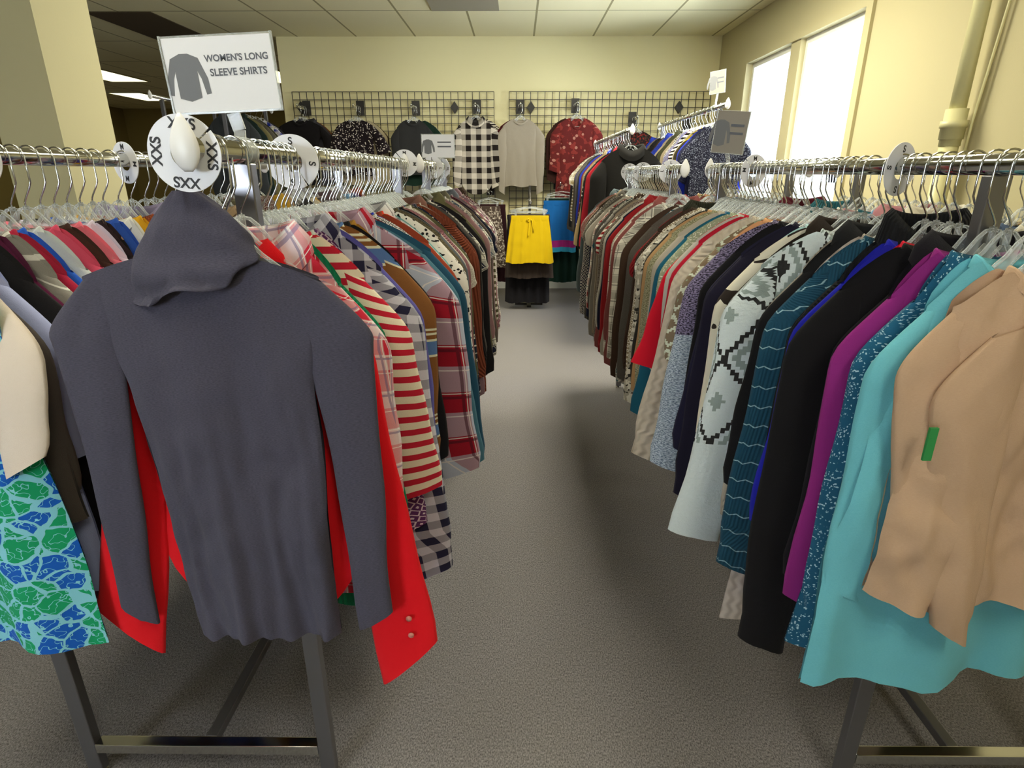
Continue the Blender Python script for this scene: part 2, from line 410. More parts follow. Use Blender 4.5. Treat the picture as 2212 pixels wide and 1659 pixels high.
# ------------------------------------------------------------------ garments
def g_torso(P, seed):
    rnd = random.Random(seed); nu, nt = P.get('res', (22, 24))
    hw, zs, zn, nw, aw, az, wh, zb = P['hw'], P['zs'], P['zn'], P['nw'], P['aw'], P['az'], P['wh'], P['zb']
    T, A = P['T'], P['A']; ph = [rnd.uniform(0, 6.28) for _ in range(8)]
    k1, k2, k3 = rnd.uniform(4, 7), rnd.uniform(9, 13), rnd.uniform(16, 22)
    W0 = hw-(.072 if P['SL'] > 0 else .045)
    def W(z):
        if z >= zs: return W0
        if z >= az:
            t = (zs-z)/(zs-az); t = t*t*(3-2*t); return W0+(aw-W0)*t
        t = (az-z)/(az-zb); return aw+(wh-aw)*t
    def ztop(x, fr):
        x = abs(x)
        if x < nw: return zn-(P['dipf'] if fr else P['dipb'])*(1-(x/nw)**2)
        t = (x-nw)/max(.001, W0-nw); return zn+(zs-zn)*(t**P.get('se', 1.35))
    def zbot(u):
        hem = P.get('hem', 'flat')
        if hem == 'tail': return zb+.13*abs(u)**3
        if hem == 'slant': return zb+.06*u
        return zb+.008*math.sin(5*u+ph[5])
    m = MB(); verts = []; nv = 0
    for fr in (1, 0):
        grid = []
        for j in range(nt+1):
            t = j/nt; row = []
            for i in range(nu+1):
                u = -1+2*i/nu
                u = math.copysign(abs(u)**.85, u)
                zt = ztop(u*W0, fr); z = zt+(zbot(u)-zt)*t; x = u*W(z)
                th = T*(max(0, 1-abs(u)**6))**.5*(.8+.6*min(1, t*3)) 
                f = t**1.2
                mid = A*f*(math.sin(k1*u+ph[0]+1.3*t)+.5*math.sin(k2*u+ph[1]-.8*t)*f+.10*math.sin(k3*u+ph[2]+2*t)*f)
                mid += .25*A*math.sin(7*t+3*u+ph[3])+P.get('fine', 0)*f*math.sin(24*u+ph[6]+2.5*mnoise.noise(Vector((u*3, t*3, seed))))
                nz = mnoise.noise
                wr = P.get('wr', .0022)*((1.0-2.2*abs(nz(Vector((x*9+seed, z*3.2+1.5*x, fr*7.3)))))+1.1*nz(Vector((x*20+seed, z*7-3*x, 3.1+fr*5)))+.5*nz(Vector((x*45, z*22, seed+fr*2))))*min(1, .25+t*1.6)
                y = mid+(-th-wr if fr else th+wr)
                x += P.get('dxb', 0)*t+.004*math.sin(9*t+ph[7])*abs(u)
                row.append((x, y, z))
            grid.append(row)
        vs = [p for r_ in grid for p in r_]; fs = []; uvs = []
        n = nu+1
        for j in range(nt):
            for i in range(nu):
                q = (j*n+i, j*n+i+1, (j+1)*n+i+1, (j+1)*n+i)
                if not fr: q = q[::-1]
                fs.append(q); uvs.append([(vs[k][0]+(0 if fr else .37), vs[k][2]) for k in q])
        m.add(vs, fs, uvs)
    return m.mesh('torso')

def g_sleeve(P, seed, s):
    rnd = random.Random(seed*7+s+3); nr, n = P.get('sres', (20, 16))
    hw, zs = P['hw'], P['zs']; SL = P['SL'] if s > 0 else P.get('SL2', P['SL']); sw = P['sw']; so = P['so'] if s > 0 else P.get('so2', P['so']*.4); sy = P.get('sy', 0)
    ph = [rnd.uniform(0, 6.28) for _ in range(6)]; b0 = P['sb']
    m = MB(); vs = []; ctr = hw-.058; vv = []
    for j in range(nr+1):
        q = (j/nr)**1.7; d = q*SL
        qc = P.get('cap', .105)/SL
        if q < qc: a = .022+(.058-.022)*math.sin(q/qc*PI/2); bth = .007+(b0-.007)*(q/qc)
        else:
            t = ((q-qc)/(1-qc))**P.get('tap', 1); a = .058+(sw-.058)*t; bth = b0
            if P.get('cuff') and t > .9: a *= .86
        cx = ctr-.034*max(0, 1-q/(qc*1.25))**2+so*q**1.3+.006*math.sin(6*q+ph[0])*q; cy = sy*q+.006*math.sin(5*q+ph[1])*q
        z = zs+.008-d
        sl = .5*max(0, 1-d/.16)**1.4
        for k in range(n):
            t = 2*PI*k/n; ct, st = math.cos(t), math.sin(t)
            rr = 1+P.get('swr', .12)*(mnoise.noise(Vector((ct*1.6+seed, st*1.6, d*9)))+.7*mnoise.noise(Vector((ct*3.5, st*3.5+seed, d*22))))+.08*math.sin(3*t+ph[2]+4*q)*q+.06*math.sin(5*t+ph[3]-9*q)
            x = a*ct*(1+.05*math.sin(17*q+ph[5])*q); y = bth*rr*st
            vs.append((s*(cx+x), cy+y, z-sl*(x+a*.3)+(P.get('send', .02)*ct*q**4))); vv.append(((t/(2*PI))*4*a, -d))
    fs = []; uvs = []
    for j in range(nr):
        for k in range(n):
            k2 = (k+1) % n; q = (j*n+k, j*n+k2, (j+1)*n+k2, (j+1)*n+k)
            if s > 0: q = q[::-1]
            fs.append(q)
            us = []
            for idx in q:
                u_, v_ = vv[idx]
                if k2 == 0 and idx % n == 0: u_ = 4*(.058 if idx//n < 3 else sw)
                us.append((u_+(.5 if s > 0 else .9), v_+zs))
            uvs.append(us)
    m.add(vs, fs, uvs)
    # inside end of the sleeve
    e = [ (x*1.0, y, z+.012) for x, y, z in vs[-n:] ]; c = Vector((sum(p[0] for p in e)/n, sum(p[1] for p in e)/n, 0))
    e = [(c.x+(p[0]-c.x)*.93, c.y+(p[1]-c.y)*.85, p[2]) for p in e]
    m.add(e, [tuple(range(n)) if s > 0 else tuple(range(n))[::-1]], [[(.1, .1)]*n])
    return m.mesh('sleeve')

def g_neck(P, kind):
    m = MB(); n = 28; nw, zn = P['nw'], P['zn']; rings = []
    if kind == 'collar': prof = [(1.0, -.012, 0), (.95, .022, 0), (1.02, .030, .3), (1.30, .006, 1.0), (1.36, -.018, 1.0)]
    elif kind == 'turtle': prof = [(1.05, -.015, 0), (.9, .02, 0), (.82, .05, 0), (.84, .056, 0), (.98, .045, 0), (1.10, .0, 0), (1.02, -.006, 0)]
    elif kind == 'hood': prof = [(1.0, -.02, 0), (1.1, .02, 0), (1.3, .03, .3), (1.5, .0, .6), (1.55, -.04, .8), (1.2, -.05, .8)]
    else: prof = [(1.06, -.012, 0), (1.0, .004, 0), (.97, .006, 0), (.93, -.004, 0)]
    vs = []; uvv = []
    for rr, dz, fl in prof:
        for k in range(n):
            t = 2*PI*k/n; x = nw*rr*math.cos(t); y = (P['T']*1.1+.010*rr)*math.sin(t)
            dip = P['dipf'] if math.sin(t) < 0 else P['dipb']
            z = zn+dz-dip*(1-min(1, abs(math.cos(t)))**2)
            if kind == 'collar' and fl > .5: z -= .02*max(0, -math.sin(t))
            vs.append((x, y, z)); uvv.append((t*nw, dz))
    fs = []; uvs = []
    for j in range(len(prof)-1):
        for k in range(n):
            q = (j*n+k, j*n+(k+1) % n, (j+1)*n+(k+1) % n, (j+1)*n+k); fs.append(q); uvs.append([uvv[i] for i in q])
    m.add(vs, fs, uvs); return m.mesh('collar')

BASE = dict(hw=.215, zs=-.192, zn=-.125, nw=.075, aw=.165, az=-.37, wh=.175, zb=-.78, T=.009, A=.005, SL=.56, sw=.048, so=.03, sb=.011, dipf=.045, dipb=.012, cuff=1)
def variant(seed, **kw):
    P = dict(BASE); P.update(kw); return P
GM = {}
def garment_meshes(P, seed, neck):
    key = (seed, neck, tuple(sorted((k, v) for k, v in P.items())))
    if key not in GM:
        d = {'torso': g_torso(P, seed), 'neck': g_neck(P, neck) if neck else None}
        if P['SL'] > 0: d['s+'] = g_sleeve(P, seed, 1); d['s-'] = g_sleeve(P, seed, -1)
        GM[key] = d
    return GM[key]
# ---- hangers
def hanger_meshes(side, hw):
    h = MB(); r = .0205; pts = []
    for k in range(13):
        a = math.radians(215-k*215/12); pts.append((side*r*math.cos(a), 0, r*math.sin(a)))
    pts += [(side*r, 0, -.028), (side*r*.98, 0, -.046), (side*r*.75, 0, -.056), (side*.004, 0, -.074), (0, 0, -.082), (0, 0, -.096)]
    h.tube(pts, .0016, 6)
    f = MB(); w = hw-.10
    for s in (-1, 1):
        up = [(s*x*w, 0, z) for x, z in ((0, -.092), (.10, -.094), (.20, -.104), (.32, -.122), (.5, -.140), (.75, -.160), (1, -.184))]
        lo = [(s*x*w, 0, z-.013) for x, z in ((.06, -.100), (.2, -.118), (.32, -.136), (.5, -.154), (.75, -.174), (.97, -.194))]
        f.tube(up, .0030, 6); f.tube(lo, .0026, 6)
        f.tube([(s*w, 0, -.184), (s*(w+.004), 0, -.194), (s*(w-.004), 0, -.2)], .003, 6)
        vs = []; fs = []
        for (p, q) in zip(up[1:], lo[1:]): vs += [(p[0], -.0008, p[2]), (q[0], -.0008, q[2])]
        for i in range(len(vs)//2-1): fs.append((2*i, 2*i+1, 2*i+3, 2*i+2))
        f.add(vs, fs)
    f.tube([(-w, 0, -.205), (w, 0, -.205)], .0026, 6)
    f.tube([(0, 0, -.088), (0, 0, -.112)], .005, 8)
    return h.mesh('hook', chrome), f.mesh('frame', clear)
HG = {}
HCOUNT = [0]
def add_hanger(x, y, z, side, hw, rz, short, where, ry=0):
    key = (side, round(hw, 2))
    if key not in HG: HG[key] = hanger_meshes(side, hw)
    hk, fr = HG[key]
    h = empty('clothes_hanger', (x, y, z), rz, 0, ry)
    lab = f'clear plastic hanger with chrome hook carrying the {short}'
    if lab in USED: lab = f'clear hanger with chrome hook carrying the {short}, {where}'
    tag(h, lab[:400], 'hanger', 'clear plastic hangers')
    obj('hook', hk, None, h); obj('frame', fr, None, h)
    return h
def garment(name, cat, label, group, x, y, z, P, seed, mat, neck='crew', rz=0, mats=None, parts=True, ry=0):
    g = empty(name, (x, y, z), rz, 0, ry); tag(g, label, cat, group)
    d = garment_meshes(P, seed, neck); mats = mats or {}
    obj('torso', d['torso'], mat, g)
    if 's+' in d:
        obj('sleeve', d['s+'], mats.get('sleeve', mat), g); obj('sleeve', d['s-'], mats.get('sleeve', mat), g)
    if d['neck']: obj('collar' if neck in ('collar', 'hood') else 'neckband', d['neck'], mats.get('neck', mat), g)
    return g

KN = {'top': ('long_sleeve_top', 'top'), 'shirt': ('button_shirt', 'shirt'), 'sweater': ('sweater', 'sweater'), 'cardigan': ('cardigan', 'cardigan'),
      'tee': ('t_shirt', 't-shirt'), 'blouse': ('blouse', 'blouse'), 'tunic': ('tunic', 'tunic'), 'turtleneck': ('turtleneck', 'turtleneck'), 'coat': ('coat', 'coat'), 'jacket': ('jacket', 'jacket'), 'dress': ('dress', 'dress')}
NECK = {'shirt': 'collar', 'turtleneck': 'turtle', 'coat': 'collar', 'jacket': 'collar'}
F = fabric
# entries: (gap to the previous, kind, adjectives, material, overrides)
LF = [
 (.030, 'shirt', 'bright red', F('solid', '#e8101f'), dict(hw=.215, so=.085, so2=.125, SL=.74, SL2=.66, sw=.056, zb=-.80, hem='tail', wh=.18, aw=.17, sb=.012, cuff=0, dx=-.03, zs=-.188, zn=-.15, rz=0, send=.055)),
 (.028, 'shirt', 'pink and red plaid', F('plaid', '#d8304a', '#e9d7df', '#ffffff', '#8a7ca8', sc=.8), dict(hw=.208, SL=.42, so=.015)),
 (.030, 'tunic', 'emerald green ribbed', F('rib', '#10875f'), dict(hw=.205, zb=-.835, wh=.19, SL=.52, so=.02)),
 (.032, 'top', 'red and white striped', F('stripe', '#efe6d2', '#c4203a', sc=.72), dict(hw=.225, SL=.43, sw=.050, so=.055, cuff=0, sb=.013, dx=0, rz=0)),
 (.028, 'cardigan', 'pale grey sheer', F('solid', '#c3c9c4'), dict(hw=.20, SL=.45)),
 (.028, 'blouse', 'purple tile print', F('geo', '#5d2f66', '#d8c3d6'), dict(hw=.20, SL=.55, so=.045)),
 (.026, 'shirt', 'navy and lavender gingham', F('gingham', '#cfcfe2', '#262544', sc=1.1), dict(hw=.235, SL=.68, so=.055, dx=0)),
 (.026, 'tee', 'navy blue', F('solid', '#1a2b48'), dict(hw=.20, SL=.22, zb=-.84)),
 (.028, 'top', 'violet blue', F('heather', '#5b57a8', '#6c66b4'), dict(hw=.232, SL=.42, so=.035)),
 (.026, 'top', 'white thin striped', F('pinstripe', '#ece7dd', '#26262c', '#b62b3a'), dict(hw=.215, SL=.64, so=.05)),
 (.032, 'sweater', 'brown blue-banded', F('bands', '#8a5a30', '#5b7cb4', '#e6e2c8'), dict(hw=.245, SL=.46, so=.015)),
 (.028, 'top', 'plain black', F('solid', '#15131a'), dict(hw=.235, SL=.48)),
 (.026, 'tunic', 'mustard long', F('solid', '#b08034'), dict(hw=.21, zb=-.82, wh=.22, SL=.62)),
 (.040, 'shirt', 'red white blue plaid flannel', F('plaid', '#c2c8e2', '#a3142c', '#f3e9ee', '#4a1428', sc=1.3), dict(hw=.268, SL=.52, so=.055, sw=.056, dx=.02, rz=-.12)),
 (.036, 'top', 'slate teal', F('heather', '#3f6f86', '#557f92'), dict(hw=.275, SL=.54, so=.06, sw=.052, dx=.005)),
 (.030, 'cardigan', 'deep teal', F('solid', '#24506c'), dict(hw=.280, SL=.56, so=.06, dx=.01)),
 (.030, 'blouse', 'mauve print', F('bigfloral', '#b98fa5', '#e9dce4', '#6d4a61'), dict(hw=.245)),
 (.028, 'top', 'maroon', F('solid', '#6a1c30'), dict(hw=.25)),
 (.030, 'blouse', 'black and white checked', F('geo', '#efefef', '#1d1a20', sc=.55), dict(hw=.252, SL=.5)),
 (.030, 'blouse', 'dark maroon floral', F('bigfloral', '#3a1420', '#6a1c2c', '#e6dada'), dict(hw=.25)),
 (.028, 'top', 'royal blue', F('solid', '#2a3cc4'), dict(hw=.252)),
 (.030, 'blouse', 'rust orange', F('solid', '#9a4028'), dict(hw=.258, so=.04)),
 (.030, 'tee', 'orange-red', F('solid', '#e0361c'), dict(hw=.24, zb=-.86)),
 (.030, 'shirt', 'grey and white plaid', F('plaid', '#a8a8b0', '#e9e9ec', '#ffffff', '#54545e'), dict(hw=.25)),
 (.030, 'top', 'aqua green', F('heather', '#5a9a9e', '#86b7b4'), dict(hw=.248)),
 (.030, 'top', 'white black-dotted', F('floral', '#ece8e4', '#1c1c22'), dict(hw=.265, so=.05)),
 (.030, 'blouse', 'dusty pink', F('solid', '#c08fa6'), dict(hw=.25)),
 (.030, 'sweater', 'olive brown', F('marl', '#6c6650', '#4c4536'), dict(hw=.26)),
]
RF = [
 (.050, 'sweater', 'light turquoise', F('heather', '#62b2c4', '#7ac6d4'), dict(hw=.195, zb=-.87, wh=.21, SL=.50, so=.02, dx=0, sw=.043, sb=.017, T=.014, A=.014, aw=.18, az=-.40, wr=.010, swr=.25)),
 (.044, 'tunic', 'sparkly petrol blue', F('sparkle', '#1f5a7a', '#bcd6e2'), dict(hw=.186, zb=-.86, wh=.20, SL=.60, so=.015, dx=0)),
 (.028, 'top', 'magenta', F('solid', '#8a2478'), dict(hw=.200, SL=.60, so=.015, dx=-.006)),
 (.028, 'jacket', 'black pink-piped', F('solid', '#131018'), dict(hw=.19, SL=.58, zb=-.80)),
 (.034, 'cardigan', 'long black', F('solid', '#0c0b10'), dict(hw=.235, SL=.76, zb=-.92, wh=.21, so=.02, sb=.018, dx=-.01, sw=.056)),
 (.030, 'top', 'red', F('solid', '#cc1430'), dict(hw=.20, SL=.76, so=.03)),
 (.030, 'top', 'cobalt blue', F('solid', '#1a1ea0'), dict(hw=.21, SL=.52, so=.04)),
 (.030, 'turtleneck', 'black ribbed', F('rib', '#101116'), dict(hw=.205, SL=.58)),
 (.036, 'sweater', 'teal white-stitched', F('stitched', '#18455c', '#8fb2bd'), dict(hw=.232, SL=.66, so=.045, sw=.052, sb=.014, dx=-.005)),
 (.030, 'cardigan', 'cream cable-knit', F('cable', '#cfc4bc', '#bdb0a6'), dict(hw=.222, SL=.52, zb=-1.02, wh=.24)),
 (.030, 'jacket', 'black', F('solid', '#121216'), dict(hw=.215, SL=.50, so=.05)),
 (.032, 'sweater', 'greige ribbed', F('rib', '#b0a79a'), dict(hw=.215, SL=.60, so=.05)),
 (.055, 'sweater', 'white and grey nordic pattern', F('nordic', '#dbe7ec', '#97a6a6', '#2c2c2e'), dict(hw=.262, SL=.66, so=.06, sw=.064, sb=.018, zb=-.82, cuff=0, dx=-.015, rz=.1)),
 (.042, 'cardigan', 'dark brown collared', F('solid', '#211812'), dict(hw=.245, SL=.50, neck='collar')),
 (.036, 'cardigan', 'cream black-patched', F('patch', '#d8d2c0', '#2a221e'), dict(hw=.255, SL=.64, so=.04, sw=.05)),
 (.030, 'sweater', 'pale aqua', F('heather', '#a5c9cc', '#bcd6d6'), dict(hw=.235, SL=.66, so=.03)),
 (.034, 'top', 'midnight navy', F('solid', '#151226'), dict(hw=.255, SL=.66, so=.05, sw=.053)),
 (.036, 'cardigan', 'dark navy knit', F('solid', '#1a1830'), dict(hw=.262, SL=.54, so=.06)),
 (.030, 'top', 'black lace', F('solid', '#0e0d12'), dict(hw=.245)),
 (.040, 'sweater', 'purple and black marled', F('marl', '#1e1a2c', '#8f84a8', '#6d7c92', '#c3cfdc'), dict(hw=.268, SL=.62, so=.07, sw=.058, sb=.016)),
 (.030, 'blouse', 'bronze brown', F('solid', '#7a5838'), dict(hw=.245, SL=.62)),
 (.030, 'cardigan', 'peach', F('solid', '#cf9a6e'), dict(hw=.24)),
 (.036, 'sweater', 'sage snowflake-pattern', F('snow', '#7a6a56', '#cfd6c4', '#8fa58c'), dict(hw=.268, SL=.34, so=.06, sw=.05)),
 (.034, 'sweater', 'oatmeal cable', F('cable', '#d6c9b8', '#c2b39e'), dict(hw=.268, SL=.66, so=.09, sw=.056)),
 (.030, 'sweater', 'light grey ribbed', F('rib', '#b9b4aa'), dict(hw=.262, SL=.6)),
 (.030, 'sweater', 'crimson', F('solid', '#a8122c'), dict(hw=.262, SL=.66, so=.06)),
 (.030, 'sweater', 'pale grey', F('heather', '#a8a8a0', '#bdbab0'), dict(hw=.262, SL=.62)),
 (.036, 'blouse', 'red bell-sleeved', F('solid', '#c40f28'), dict(hw=.262, SL=.40, so=.09, sw=.066, cuff=0)),
 (.030, 'sweater', 'sage green sparkly', F('sparkle', '#8f9a80', '#e4e6d6'), dict(hw=.262, SL=.44)),
 (.030, 'sweater', 'deep teal blue', F('solid', '#17566c'), dict(hw=.262, SL=.60, so=.07)),
 (.030, 'cardigan', 'denim blue', F('heather', '#4d6a86', '#6f86a0'), dict(hw=.235)),
 (.030, 'cardigan', 'stone grey', F('heather', '#a59a8c', '#b9ae9e'), dict(hw=.262, SL=.58)),
 (.030, 'sweater', 'yellow-green speckled', F('marl', '#a8a488', '#6e6c50'), dict(hw=.262, SL=.62)),
 (.030, 'sweater', 'tan', F('solid', '#a8845c'), dict(hw=.262)),
 (.030, 'cardigan', 'charcoal', F('solid', '#2b2926'), dict(hw=.258)),
 (.030, 'cardigan', 'snow leopard spotted', F('camo', '#a8a294', '#d9d5c8', '#2c2b28'), dict(hw=.27, SL=.62)),
]
LB = [
 (0.000, 'tunic', 'blue and green heart print', F('hearts', '#0f5cc0', '#0f9a66', '#86cfe0'), dict(hw=.222, SL=.0, zb=-.83, wh=.20, aw=.175, A=.012, T=.012, dx=-.005, rz=0)),
 (0.020, 'cardigan', 'cream satin', F('solid', '#d9ccc0'), dict(hw=.195, SL=.28, sw=.036, so=-.005, cuff=0, sy=-.05, dx=.035, rz=0, zb=-.41, aw=.13, wh=.12)),
 (0.020, 'blouse', 'dark taupe', F('solid', '#4c4644'), dict(hw=.185, SL=.38, so=.0, zb=-.6, dx=.015)),
 (0.040, 'shirt', 'lavender blue', F('solid', '#a9b2e0'), dict(hw=.208, SL=.32, so=.01, sw=.055)),
 (0.040, 'tee', 'black', F('solid', '#141318'), dict(hw=.212, SL=.24)),
 (0.022, 'blouse', 'burgundy long', F('solid', '#54103a'), dict(hw=.190, zb=-.84, wh=.2, SL=.3, sb=.014)),
 (0.022, 'tee', 'grey striped', F('pinstripe', '#8c8a86', '#d8d8d4', '#d8d8d4'), dict(hw=.208, SL=.22)),
 (0.024, 'top', 'crimson red', F('solid', '#a01c3c'), dict(hw=.212, SL=.3, sb=.014)),
 (0.030, 'tee', 'cornflower blue', F('solid', '#2458c0'), dict(hw=.212, SL=.3, sb=.014)),
 (0.030, 'tee', 'light grey', F('heather', '#b9c2c6', '#cdd2d4'), dict(hw=.213, SL=.3, sb=.014)),
 (0.036, 'top', 'rose pink', F('solid', '#c84a68'), dict(hw=.215, SL=.3, sb=.014)),
 (0.036, 'cardigan', 'chocolate brown', F('solid', '#3c2620'), dict(hw=.212, SL=.3, sb=.014)),
 (0.040, 'tee', 'coral pink', F('solid', '#e07084'), dict(hw=.208, SL=.28)),
 (0.036, 'top', 'lilac white', F('solid', '#cfc6dc'), dict(hw=.197)),
 (0.036, 'blouse', 'black brown floral', F('bigfloral', '#2a1a20', '#120c10', '#b08a70'), dict(hw=.193)),
 (0.036, 'tee', 'cobalt', F('solid', '#2a52b0'), dict(hw=.190)),
 (0.036, 'top', 'white', F('solid', '#dcdcd8'), dict(hw=.182)),
 (0.036, 'tee', 'golden yellow', F('solid', '#c8961c'), dict(hw=.182)),
]
RB = [
 (.0, 'top', 'forest teal', F('solid', '#1e5a58'), {}), (.05, 'top', 'black cotton', F('solid', '#141414'), {}),
 (.05, 'sweater', 'jade green', F('solid', '#2c8070'), {}), (.05, 'sweater', 'blush pink', F('solid', '#c89a90'), {}),
 (.05, 'cardigan', 'scarlet', F('solid', '#b8161e'), {}), (.05, 'sweater', 'sand beige', F('rib', '#bda98a'), {}),
 (.05, 'sweater', 'pale olive', F('cable', '#9aa080', '#868c6c'), {}), (.05, 'sweater', 'ivory', F('solid', '#d8d2c2'), {}),
 (.05, 'cardigan', 'slate blue', F('solid', '#50607c'), {}), (.05, 'top', 'black ribbed', F('rib', '#18161a'), {}),
]
CN = [('crimson', '#8f1c30'), ('navy', '#1c2444'), ('dusty rose', '#b8808a'), ('ivory', '#d9d2c0'), ('black', '#16141a'), ('olive', '#5e5c38'), ('teal', '#2a6470'), ('plum', '#4c2444'),
      ('grey', '#8a8886'), ('rust', '#8e4424'), ('denim blue', '#40587c'), ('tan', '#a88a64'), ('forest green', '#24452e'), ('lavender', '#8f86b4'), ('charcoal', '#34343a'), ('cream', '#d4c8ac'),
      ('burgundy', '#541424'), ('sky blue', '#7ea2c4'), ('mustard', '#b08a2c'), ('brown', '#4e3224')]
PT = [('', 'solid'), ('heathered', 'heather'), ('ribbed', 'rib'), ('floral', 'floral'), ('striped', 'stripe'), ('plaid', 'plaid'), ('marled', 'marl'), ('checked', 'geo')]
def filler(rnd, used, palette=None, kinds=('top', 'sweater', 'blouse', 'cardigan', 'shirt', 'tee')):
    while True:
        (cn, ch) = rnd.choice(palette or CN); (pn, pp) = rnd.choice(PT+PT[:3]*4); kd = rnd.choice(kinds)
        adj = (cn+' '+pn).strip()
        if (adj, kd) not in used: break
    used.add((adj, kd))
    c2 = '#e2ded4' if pp in ('floral', 'stripe', 'plaid', 'geo') else ('#9a948c' if pp == 'marl' else '#77706c')
    m = F(pp, ch, c2, '#f0ece4', '#40383c', sc=.8) if pp in ('stripe', 'plaid', 'geo', 'floral') else F(pp, ch, c2)
    return (0, kd, adj, m, {})
USEDG = set()
for lst in (LF, RF, LB, RB):
    for e in lst: USEDG.add((e[2], e[1]))
def run(rail, x, z, y0, y1, first, pitch, side, seed, where, hw=.235, skip=(), jx=.012, palette=None, long=0, x2=None, pal2=None):
    """hangs one row of garments along a rail, nearest first"""
    rnd = random.Random(seed); rows = []; y = y0; x2 = x if x2 is None else x2
    for e in first:
        y += e[0]
        for a, b_ in skip:
            if a < y < b_: y = b_
        rows.append((y, e))
    while True:
        y += pitch*rnd.uniform(.9, 1.12)
        for a, b_ in skip:
            if a < y < b_: y = b_
        if y > y1: break
        e = filler(rnd, USEDG, palette); rows.append((y, e))
    shorts = [f'{e[2]} {e[1]}' for _, e in rows]
    for i, (y, (_, kd, adj, mat, ov)) in enumerate(rows):
        ov = dict(ov); dx = ov.pop('dx', None); rz = ov.pop('rz', None); neck = ov.pop('neck', NECK.get(kd, 'crew'))
        explicit = bool(ov)
        if dx is None: dx = rnd.uniform(-jx, jx)
        if rz is None: rz = rnd.uniform(-.05, .05)
        if explicit: P = variant(0, **ov); sd = 100+seed+i
        else:
            sd = rnd.randrange(5)+1; r2 = random.Random(sd)
            P = variant(0, hw=round(hw+(sd-3)*.006, 3), T=.006, A=.003, sb=.0085, zb=round(-.74-r2.random()*.10-long, 3), SL=.20 if kd == 'tee' else round(.52+r2.random()*.12, 2), so=.035, wh=.18)
        if side < 0:       # the aisle side of the garment is its -x side
            so, so2 = P['so'], P.get('so2', P['so']*.4); P['so2'] = so; P['so'] = so2
        name, cat = KN[kd]
        nb = [shorts[i-1]] if i else []
        if i+1 < len(rows): nb.append(shorts[i+1])
        sk = lambda s_: ' '.join(s_.split()[:3]+[s_.split()[-1]]) if len(s_.split()) > 4 else s_
        lab = f'{shorts[i]} between the {sk(nb[0])} and the {sk(nb[1])}' if len(nb) > 1 and i else f'{shorts[i]} {"at the near end" if i == 0 else "at the far end"} of {where}'
        if len(lab.split()) > 16: lab = f'{shorts[i]} hanging just behind the {sk(nb[0])}'
        xx = (x2 if y > 2.35 else x+(x2-x)*.8*min(1, max(0, (y-1.6)/.7)) if side else x)
        garment(name, cat, lab, 'clothes on '+where, xx+dx, y, z, P, sd, mat, neck, rz)
        add_hanger((x2 if y > 2.35 else x)+dx*.3, y, z, side, P['hw'], rz*.6, shorts[i], 'on '+where)

PL = [('wine', '#4c1424'), ('dark floral navy', '#20243c'), ('mauve', '#8c6478'), ('off white', '#c4bdb4'), ('deep brown', '#3a281e'), ('moss', '#5c5a40'), ('smoke blue', '#4c5c74'), ('soft black', '#17151a'), ('brick', '#7c3c28'), ('dusky pink', '#a4727c')]
PR = [('dark olive green', '#26261a'), ('ebony', '#141210'), ('sandstone', '#8c7e68'), ('lake teal', '#1c4c58'), ('pebble grey', '#8a867e'), ('coffee', '#3c2a20'), ('soft white', '#bcb8ac'), ('ink blue', '#181c34'), ('brick red', '#8c1820')]
# the charcoal turtleneck on the near end of the left rack
ctm = F('heather', '#2c2c38', '#666378')
PT0 = variant(0, hw=.245, zs=-.172, zn=-.142, cap=.085, se=1.2, aw=.142, az=-.365, wh=.130, zb=-.815, T=.011, A=.012, SL=.62, SL2=.62, sw=.030, so=.028, so2=.030, swr=.22, sb=.011, cuff=0, res=(64, 70), sres=(48, 28), wr=.0075, dxb=.015, tap=.55, fine=.0035)
gt = garment('turtleneck', 'turtleneck', 'charcoal grey long-sleeve turtleneck facing the camera on the left rack', 'clothes on the left aisle rail', XLF-.045, .853, ZL, PT0, 77, ctm, None, 0)
def cowl():
    m = MB(); n = 56; prof = [(0, -.052, .016), (.05, -.062, .030), (.15, -.078, .045), (.28, -.098, .062), (.42, -.120, .078), (.56, -.142, .092), (.70, -.160, .101), (.83, -.176, .103), (.93, -.186, .096), (1, -.184, .082), (1, -.170, .07)]
    vs = []; uvv = []
    for q, z, a in prof:
        for k in range(n):
            t = 2*PI*k/n; ct, st = math.cos(t), math.sin(t)
            w = 1+.22*q*mnoise.noise(Vector((ct*2.2+4, st*2.2, q*3.5)))+.16*q*mnoise.noise(Vector((ct*5, st*5+2, q*6)))+.08*q*math.sin(3*t+5*q+1)+.05*math.sin(7*t-9*q)+.03*math.sin(13*t+14*q)
            fold = .010*q*math.sin(9*q*PI+2.2*ct+.6)*max(0, -st)
            x = a*ct*w-.008*q; y = (.016+.018*q)*st*w-fold-.007*q*math.sin(7*(q*2.2-ct*.9))*max(0, -st)
            zz = z+.034*ct*q-.010*math.sin(2.5*ct+1)*q+.010*math.sin(5*ct+2)*q*q
            vs.append((x, y, zz)); uvv.append((t*.08, zz))
    fs = []; uvs = []
    for j in range(len(prof)-1):
        for k in range(n):
            q = (j*n+k, (j+1)*n+k, (j+1)*n+(k+1) % n, j*n+(k+1) % n); fs.append(q); uvs.append([uvv[i] for i in q])
    m.add(vs, fs, uvs); return m
o = obj('cowl_neck', cowl(), ctm, gt); sm = o.modifiers.new('s', 'SUBSURF'); sm.levels = sm.render_levels = 1
add_hanger(XLF, .853, ZL, 1, .20, 0, 'charcoal turtleneck', 'near end')

run('LF', XLF, ZL, .856, 3.20, LF, .025, 1, 21, 'the left aisle rail', hw=.25, x2=XLF2, palette=PL, skip=((.918, .962), (2.10, 2.18), (2.27, 2.40), (2.50, 2.55), (3.06, 3.12)))
